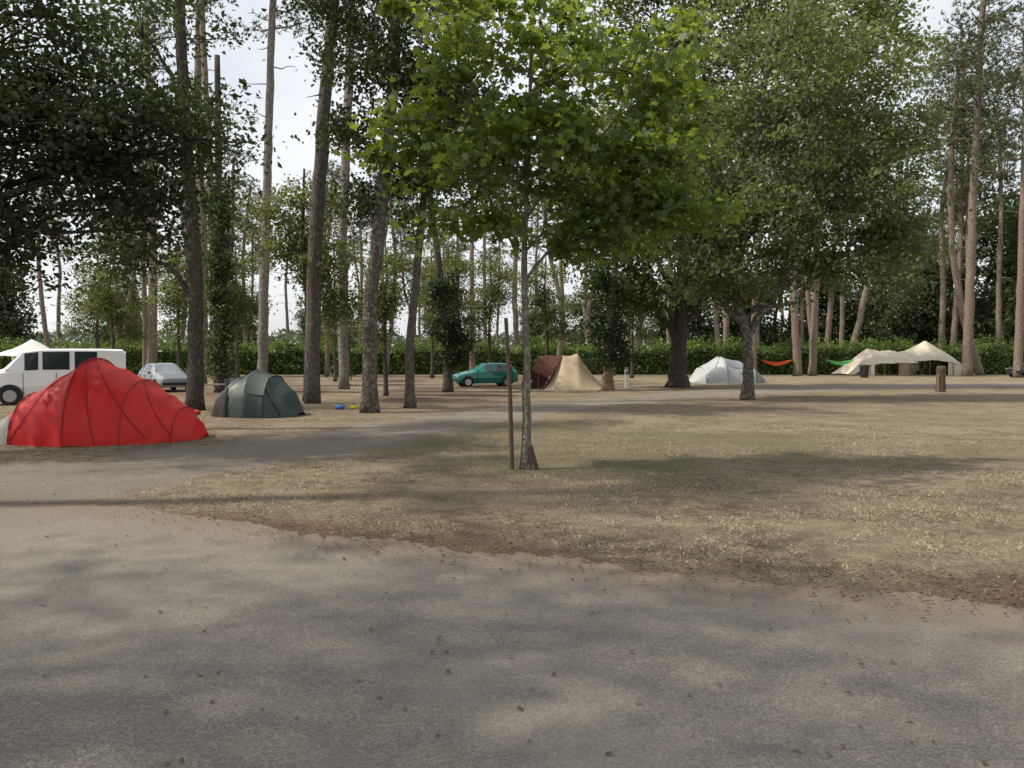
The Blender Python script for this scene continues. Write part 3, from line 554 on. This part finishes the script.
# ---------------------------------------------------------------- vehicles
M['glass']=simple('car_glass',(0.03,0.036,0.042),.08,var=.05,coat=.5)
M['tyre']=simple('tyre_rubber',(0.02,0.02,0.02),.9)
M['rim']=simple('wheel_rim',(0.4,0.4,0.42),.35,.7)
M['lamp']=simple('headlight_glass',(0.6,0.62,0.65),.15,.3)
M['tail']=simple('tail_light',(0.4,0.01,0.01),.25)
def paint(n,c,metal=.1): return simple(n,c,.28,metal,var=.04,scale=2,coat=.5)
def car(name,loc,rz,label,cat,st,win,shield,rear,wheels,wr,pm,lights,doors=(),wi=.12,sc=1):
    rt=root(name,(*loc,0),label,cat,rz); rt.scale=(sc,sc,sc); v=[];f=[]
    def ring(s):
        x,wl,zl,wb,zb,wt,zt=s; zm=zl+(zb-zl)*.45
        h=[(wl,zl),(wb*1.0+.015,zm),(wb,zb),(wt,zt-.02),(wt*.82,zt+.025)]
        return [(x,a,b) for a,b in h]+[(x,-a,b) for a,b in h[::-1]]
    R=[ring(s) for s in st]; m_=10
    for r_ in R: v+=r_
    for i in range(len(st)-1):
        for j in range(m_): k2=(j+1)%m_; f.append((i*m_+j,i*m_+k2,(i+1)*m_+k2,(i+1)*m_+j))
    f.append(tuple(range(m_))); f.append(tuple((len(st)-1)*m_+j for j in range(m_))[::-1])
    b=mk('body',v,f,pm,rt,smooth=False); bv=b.modifiers.new('b','BEVEL'); bv.width=.03; bv.segments=3; bv.limit_method='ANGLE'; bv.angle_limit=.25
    def quad(nm,A,B,C,D,ins,off,mat):
        A,B,C,D=map(lambda q:np.array(q,float),(A,B,C,D)); c=(A+B+C+D)/4; n_=np.cross(C-A,D-B); n_/=np.linalg.norm(n_)
        if n_@(c-np.array([0,0,.9]))<0: n_=-n_
        q=[p+(c-p)*ins+n_*off for p in (A,B,C,D)]+[p+(c-p)*ins-n_*.01 for p in (A,B,C,D)]
        o=mk(nm,q,[(0,1,2,3),(4,5,1,0),(5,6,2,1),(6,7,3,2),(7,4,0,3)],mat,rt); return o
    for i,j in win:
        for k_ in (0,1):
            a,b_=(2,3) if k_==0 else (7,6)
            quad('window',R[i][a],R[j][a],R[j][b_],R[i][b_],wi,.012,M['glass'])
    for nm,(i,j) in (('windscreen',shield),('rear_window',rear)):
        quad(nm,R[i][3],R[i][6],R[j][6],R[j][3],.12,.035,M['glass'])
    W=max(s[3] for s in st)
    for x in wheels:
        for sg in (1,-1):
            c=np.array([x,sg*(W-.02),wr]); an=np.linspace(0,2*np.pi,24,endpoint=False)
            ds_=[(x+(wr+.07)*math.cos(a),sg*(W+.022),max(.17,wr+(wr+.07)*math.sin(a))) for a in an]; mk('wheel_arch',ds_,[tuple(range(24))],M['blk'],rt)
            wh=tube('wheel',[c-np.array([0,.1*sg,0]),c+np.array([0,.062*sg,0])],wr,M['tyre'],rt,24)
            tube('rim',[c+np.array([0,.04*sg,0]),c+np.array([0,.072*sg,0])],wr*.62,M['rim'],wh,16)
    for (nm,x,y,z,sx_,sy_,sz_,mt) in lights:
        for sg in (1,-1): box(nm,(x,y*sg,z),(sx_,sy_,sz_),mt,rt,.02)
    for (x,z0,z1) in doors:
        for sg in (1,-1): box('door_seam',(x,sg*(W+.014),(z0+z1)/2),(.018,.01,z1-z0),M['blk'],rt,0)
    for sg in (1,-1): box('wing_mirror',(st[3][0]-.15,sg*(W+.1),st[3][4]+.1),(.1,.18,.14),pm,rt,.03)
    box('bumper',(st[0][0]-.02,0,.42),(.12,W*1.6,.16),M['blk'],rt,.04); box('bumper',(st[-1][0]+.02,0,.42),(.12,W*1.6,.16),M['blk'],rt,.04)
    return rt
hatch=[(1.87,.6,.32,.66,.56,.6,.62),(1.72,.74,.25,.78,.68,.68,.74),(1.1,.76,.22,.81,.80,.72,.88),(.8,.76,.22,.82,.86,.71,.95),(.1,.76,.22,.82,.90,.56,1.37),(-.45,.76,.22,.82,.91,.57,1.40),(-1.1,.76,.22,.82,.92,.56,1.38),(-1.55,.76,.24,.81,.93,.54,1.31),(-1.83,.72,.28,.78,.88,.64,.97),(-1.9,.66,.34,.72,.62,.6,.68)]
hl=[('headlight',1.78,.56,.62,.14,.24,.13,M['lamp']),('tail_light',-1.87,.64,.78,.08,.16,.22,M['tail'])]
hkw=dict(st=hatch,win=[(4,5),(5,6),(6,7)],shield=(3,4),rear=(7,8),wheels=(1.18,-1.2),wr=.3,lights=hl,doors=[(.62,.3,.88),(-.45,.25,.9),(-1.12,.45,.9)])
car('parked_car',(-1.5,43.3),math.radians(196),'teal green hatchback parked beside the beige tent','car',pm=paint('teal_paint',(0.0,0.16,0.14)),sc=.9,**hkw)
car('parked_car',(-16.3,37.5),math.radians(-50),'silver grey hatchback parked facing the campsite behind the tents','car',pm=paint('silver_paint',(0.26,0.28,0.31),.4),sc=.93,**hkw)
car('parked_car',(40.2,61.5),math.radians(185),'black car parked at the edge of the pitch','car',pm=paint('black_paint',(0.02,0.02,0.025)),**hkw)
van=[(2.1,.7,.36,.76,.7,.68,.78),(2.03,.84,.28,.9,.98,.82,1.04),(1.85,.86,.24,.93,1.08,.84,1.16),(1.6,.86,.24,.94,1.12,.84,1.24),(1.0,.86,.24,.95,1.14,.8,1.86),(.5,.86,.24,.95,1.16,.82,1.93),(-.5,.86,.24,.95,1.16,.83,1.94),(-1.35,.86,.24,.95,1.16,.83,1.94),(-2.1,.86,.26,.95,1.16,.82,1.92),(-2.2,.84,.32,.93,1.1,.8,1.84)]
car('white_van',(-15.9,28.0),math.radians(206),'white passenger van with dark side windows parked behind the red tent','van',st=van,win=[(4,5),(5,6),(6,7)],shield=(3,4),rear=(8,9),wheels=(1.4,-1.35),wr=.33,pm=paint('white_paint',(0.8,0.8,0.8),0),wi=.17,sc=.97,
 lights=[('headlight',2.0,.7,.88,.16,.26,.24,M['lamp']),('tail_light',-2.2,.84,1.1,.06,.12,.5,M['tail'])],doors=[(1.0,.35,1.1),(.0,.3,1.1),(-.95,.3,1.1)])
# ---------------------------------------------------------------- small things
def hammock(loc,L,label,mat,rz=0):
    rt=root('hammock',loc,label,'hammock',rz); v=[];f=[]; n=20
    for i in range(n+1):
        u=i/n; x=-L/2+L*u; w_=.05+.38*math.sin(math.pi*u)**.7; z=-.5*math.sin(math.pi*u)
        for j in range(7): t=j/6*2-1; v.append((x,t*w_,z+.3*t*t*math.sin(math.pi*u)+.01*rng.random()))
    for i in range(n):
        for j in range(6): a=i*7+j; f.append((a,a+1,a+8,a+7))
    mk('cloth',v,f,mat,rt,smooth=True)
    for sg in (-1,1): tube('rope',[(sg*L/2,0,0),(sg*(L/2+.45),0,.25)],.012,M['grey'],rt,5)
hammock((21.8,65.9,1.35),2.7,'orange red hammock slung between pine trunks',simple('orange_cloth',(0.6,0.09,0.03),.8,trans=.2))
hammock((26.9,65.5,1.4),2.5,'green hammock hung near the canvas awning',simple('green_cloth',(0.10,0.40,0.14),.8,trans=.3))
def chair(loc,rz,col,label):
    rt=root('camping_chair',(*loc,0),label,'chair',rz)
    v,f=grid((-.25,-.22,.44),(.25,-.22,.44),(-.25,.22,.40),(.25,.22,.40),-.04,6); mk('seat',v,f,col,rt)
    v,f=grid((-.25,.22,.42),(.25,.22,.42),(-.27,.38,.92),(.27,.38,.92),-.03,6); mk('backrest',v,f,col,rt)
    for sx_ in (-.27,.27):
        tube('leg',[(sx_,-.3,0),(sx_,.24,.45),(sx_,.38,.94)],.012,M['grey'],rt,6); tube('leg',[(sx_,.34,0),(sx_,-.22,.45),(sx_,-.24,.62)],.012,M['grey'],rt,6)
        box('armrest',(sx_,0,.63),(.05,.46,.025),M['blk'],rt,.008)
bluec=simple('blue_cloth',(0.03,0.1,0.35),.7); 
chair((-8.6,24.8),.4,M['blued'],'dark blue folding camping chair beside the green tent')
chair((34.3,67.5),.2,M['blued'],'dark blue folding camping chair in front of the canvas tents')
def table(loc,label):
    rt=root('camping_table',(*loc,0),label,'table',.3); box('table_top',(0,0,.7),(1.0,.6,.03),M['grey'],rt)
    for x in (-.42,.42):
        for y in (-.24,.24): tube('leg',[(x*1.1,y*1.1,0),(x,y,.69)],.014,M['rim'],rt,6)
table((-9.9,26.8),'small folding table standing under the trees')
def coolbox(loc,rz,c1,label):
    rt=root('cool_box',(*loc,0),label,'cool box',rz); box('body',(0,0,.16),(.5,.3,.32),c1,rt,.03); box('lid',(0,0,.35),(.52,.32,.06),M['white'],rt,.02)
    tube('handle',[(-.27,0,.3),(-.27,0,.42),(.27,0,.42),(.27,0,.3)],.012,M['white'],rt,6)
coolbox((.75,40.6),.2,M['blued'],'dark blue and white cool box by the brown awning')
def bag(loc,col,label,s=1):
    rt=root('bag',(*loc,0),label,'bag'); v=[];f=[];n=12
    for i in range(7):
        t=i/6; r_=(.22*math.sin(math.pi*(.18+.75*t))**.6)*s
        for j in range(n): a=2*math.pi*j/n; v.append((1.4*r_*math.cos(a)*(1+.06*rng.normal()),r_*math.sin(a),.3*s*t))
    for i in range(6):
        for j in range(n): k2=(j+1)%n; f.append((i*n+j,i*n+k2,(i+1)*n+k2,(i+1)*n+j))
    f.append(tuple(6*n+j for j in range(n))); mk('body',v,f,col,rt,smooth=True); tube('strap',[(-.15*s,0,.28*s),(0,0,.42*s),(.15*s,0,.28*s)],.012,M['blk'],rt,5)
bag((-5.3,24.6),bluec,'small blue bag lying by a tree',.5); bag((-4.95,24.9),simple('yellow_cloth',(.6,.45,.03),.7),'small yellow bag lying by a tree',.4)
bag((-8.9,22.4),simple('red_cloth',(.45,.03,.03),.7),'small red bag beside the green tent',.5)
def bin_(loc):
    rt=root('waste_bin',(*loc,0),'black cylindrical waste bin near the canvas tents','bin')
    tube('body',[(0,0,0),(0,0,.05),(0,0,.85),(0,0,.9)],[.27,.29,.36,.38],M['blk'],rt,18); tube('lid',[(0,0,.9),(0,0,.96),(0,0,1.0)],[.4,.38,.2],M['blk'],rt,18)
bin_((26.9,61))
rt=root('wooden_post',(19.7,36.7,0),'short thick weathered wooden post standing on the dry grass','post',.2)
g=G(); g.add(*tube_geo([(0,0,-.1),(0,0,.4),(.01,0,.9),(.0,0,1.1),(0,0,1.2)],[.23,.2,.19,.2,.15],9,.05)); mk('column',g.V(),g.f,M['wood'],rt)
box('brace',(-.2,-.1,.4),(.09,.09,.8),M['woodl'],rt,.01)
rt=root('electric_pedestal',(5.9,41.2,0),'slim white electric hook-up post beside the ivy trunk','post')
box('column',(0,0,.5),(.16,.12,1.0),M['white'],rt,.015); box('socket_cover',(0,-.075,.78),(.11,.03,.16),M['blued'],rt,.008); box('cap',(0,0,1.03),(.2,.16,.05),M['grey'],rt,.01)
# ---------------------------------------------------------------- grass blades + litter
n=150000
gy=5+rng.random(n)**1.2*15; gx=rng.uniform(-.72,.72,n)*gy+rng.uniform(-1,1,n); Pg=np.stack([gx,gy],1)
ddr=gy-roady(gx)
keep=(ddr>.05)&(rng.random(n)<np.clip(ddr/1.2,0.12,1))&(sdist(TRACK,Pg)<-.3+.9*rng.random(n)-.3); dn=vn(Pg,.8,21); dn2=vn(Pg,3.2,4); keep&=(rng.random(n)<.45+dn*1.1+dn2*1.0)
Pg=Pg[keep]; n=len(Pg); h=rng.uniform(.004,.022,n); wd=rng.uniform(.002,.0055,n); a=rng.uniform(0,6.283,n); lean=rng.uniform(.015,.065,n); la=rng.uniform(0,6.28,n)
B=np.stack([Pg[:,0],Pg[:,1],np.full(n,.004)],1); sd_=np.stack([np.cos(a)*wd,np.sin(a)*wd,np.zeros(n)],1); tp=B+np.stack([np.cos(la)*lean,np.sin(la)*lean,h+.012],1)
gr=(.6*np.exp(-(((Pg[:,0]-7.5)/3.8)**2+((Pg[:,1]-13.3)/1.8)**2))+.4*np.exp(-(((Pg[:,0]-2.5)/3)**2+((Pg[:,1]-11.8)/1.4)**2))+np.exp(-(((Pg[:,0]-.25)/.6)**2+((Pg[:,1]-11.6)/.5)**2))+.08>rng.random(n)*1.1)
T=np.where(gr,rng.uniform(.0,.3,n),rng.uniform(.42,1,n))
m,nt,out=newmat('dry_blades'); at=N(nt,'ShaderNodeAttribute',attribute_name='tint').outputs['Fac']
c=ramp(nt,at,[(0,(.06,.09,.035)),(.3,(.14,.165,.075)),(.42,(.16,.12,.075)),(.75,(.33,.27,.18)),(1,(.55,.47,.34))]); pr=N(nt,'ShaderNodeBsdfPrincipled',{'Base Color':c,'Roughness':.8}); nt.links.new(pr.outputs[0],out.inputs[0])
o=mk('dry_grass',np.stack([B-sd_,B+sd_,tp],1).reshape(-1,3),np.arange(3*n).reshape(n,3),m,tint=np.repeat(T,3)); o['kind']='stuff'; o['label']='short sparse dry grass blades'; o['category']='grass'
n=4600; ly=rng.uniform(2.2,22,n); lx=rng.uniform(-.7,.7,n)*ly; near=rng.random(n)<.65; lx[near]=rng.uniform(-4,7,near.sum()); ly[near]=roady(lx[near])+rng.normal(size=near.sum())*.45+.25
far=(~near)&(ly<roady(lx)-.5)&(rng.random(n)<.5); lx=lx[~far]; ly=ly[~far]; n=len(lx)
C=np.stack([lx,ly,np.full(n,.03)],1); V,Fc,T=leaves_geo(C,.032,HEX,rng.random(n),up=3.0)
V=V.reshape(-1,3); V[:,2]=np.maximum(V[:,2],.024)
m=leafmat('fallen_leaves',(.06,.03,.015),(.20,.12,.065),.05)
o=mk('fallen_leaves',V,Fc,m,tint=T); o['kind']='stuff'; o['label']='brown fallen leaves scattered on road and grass'; o['category']='leaves'
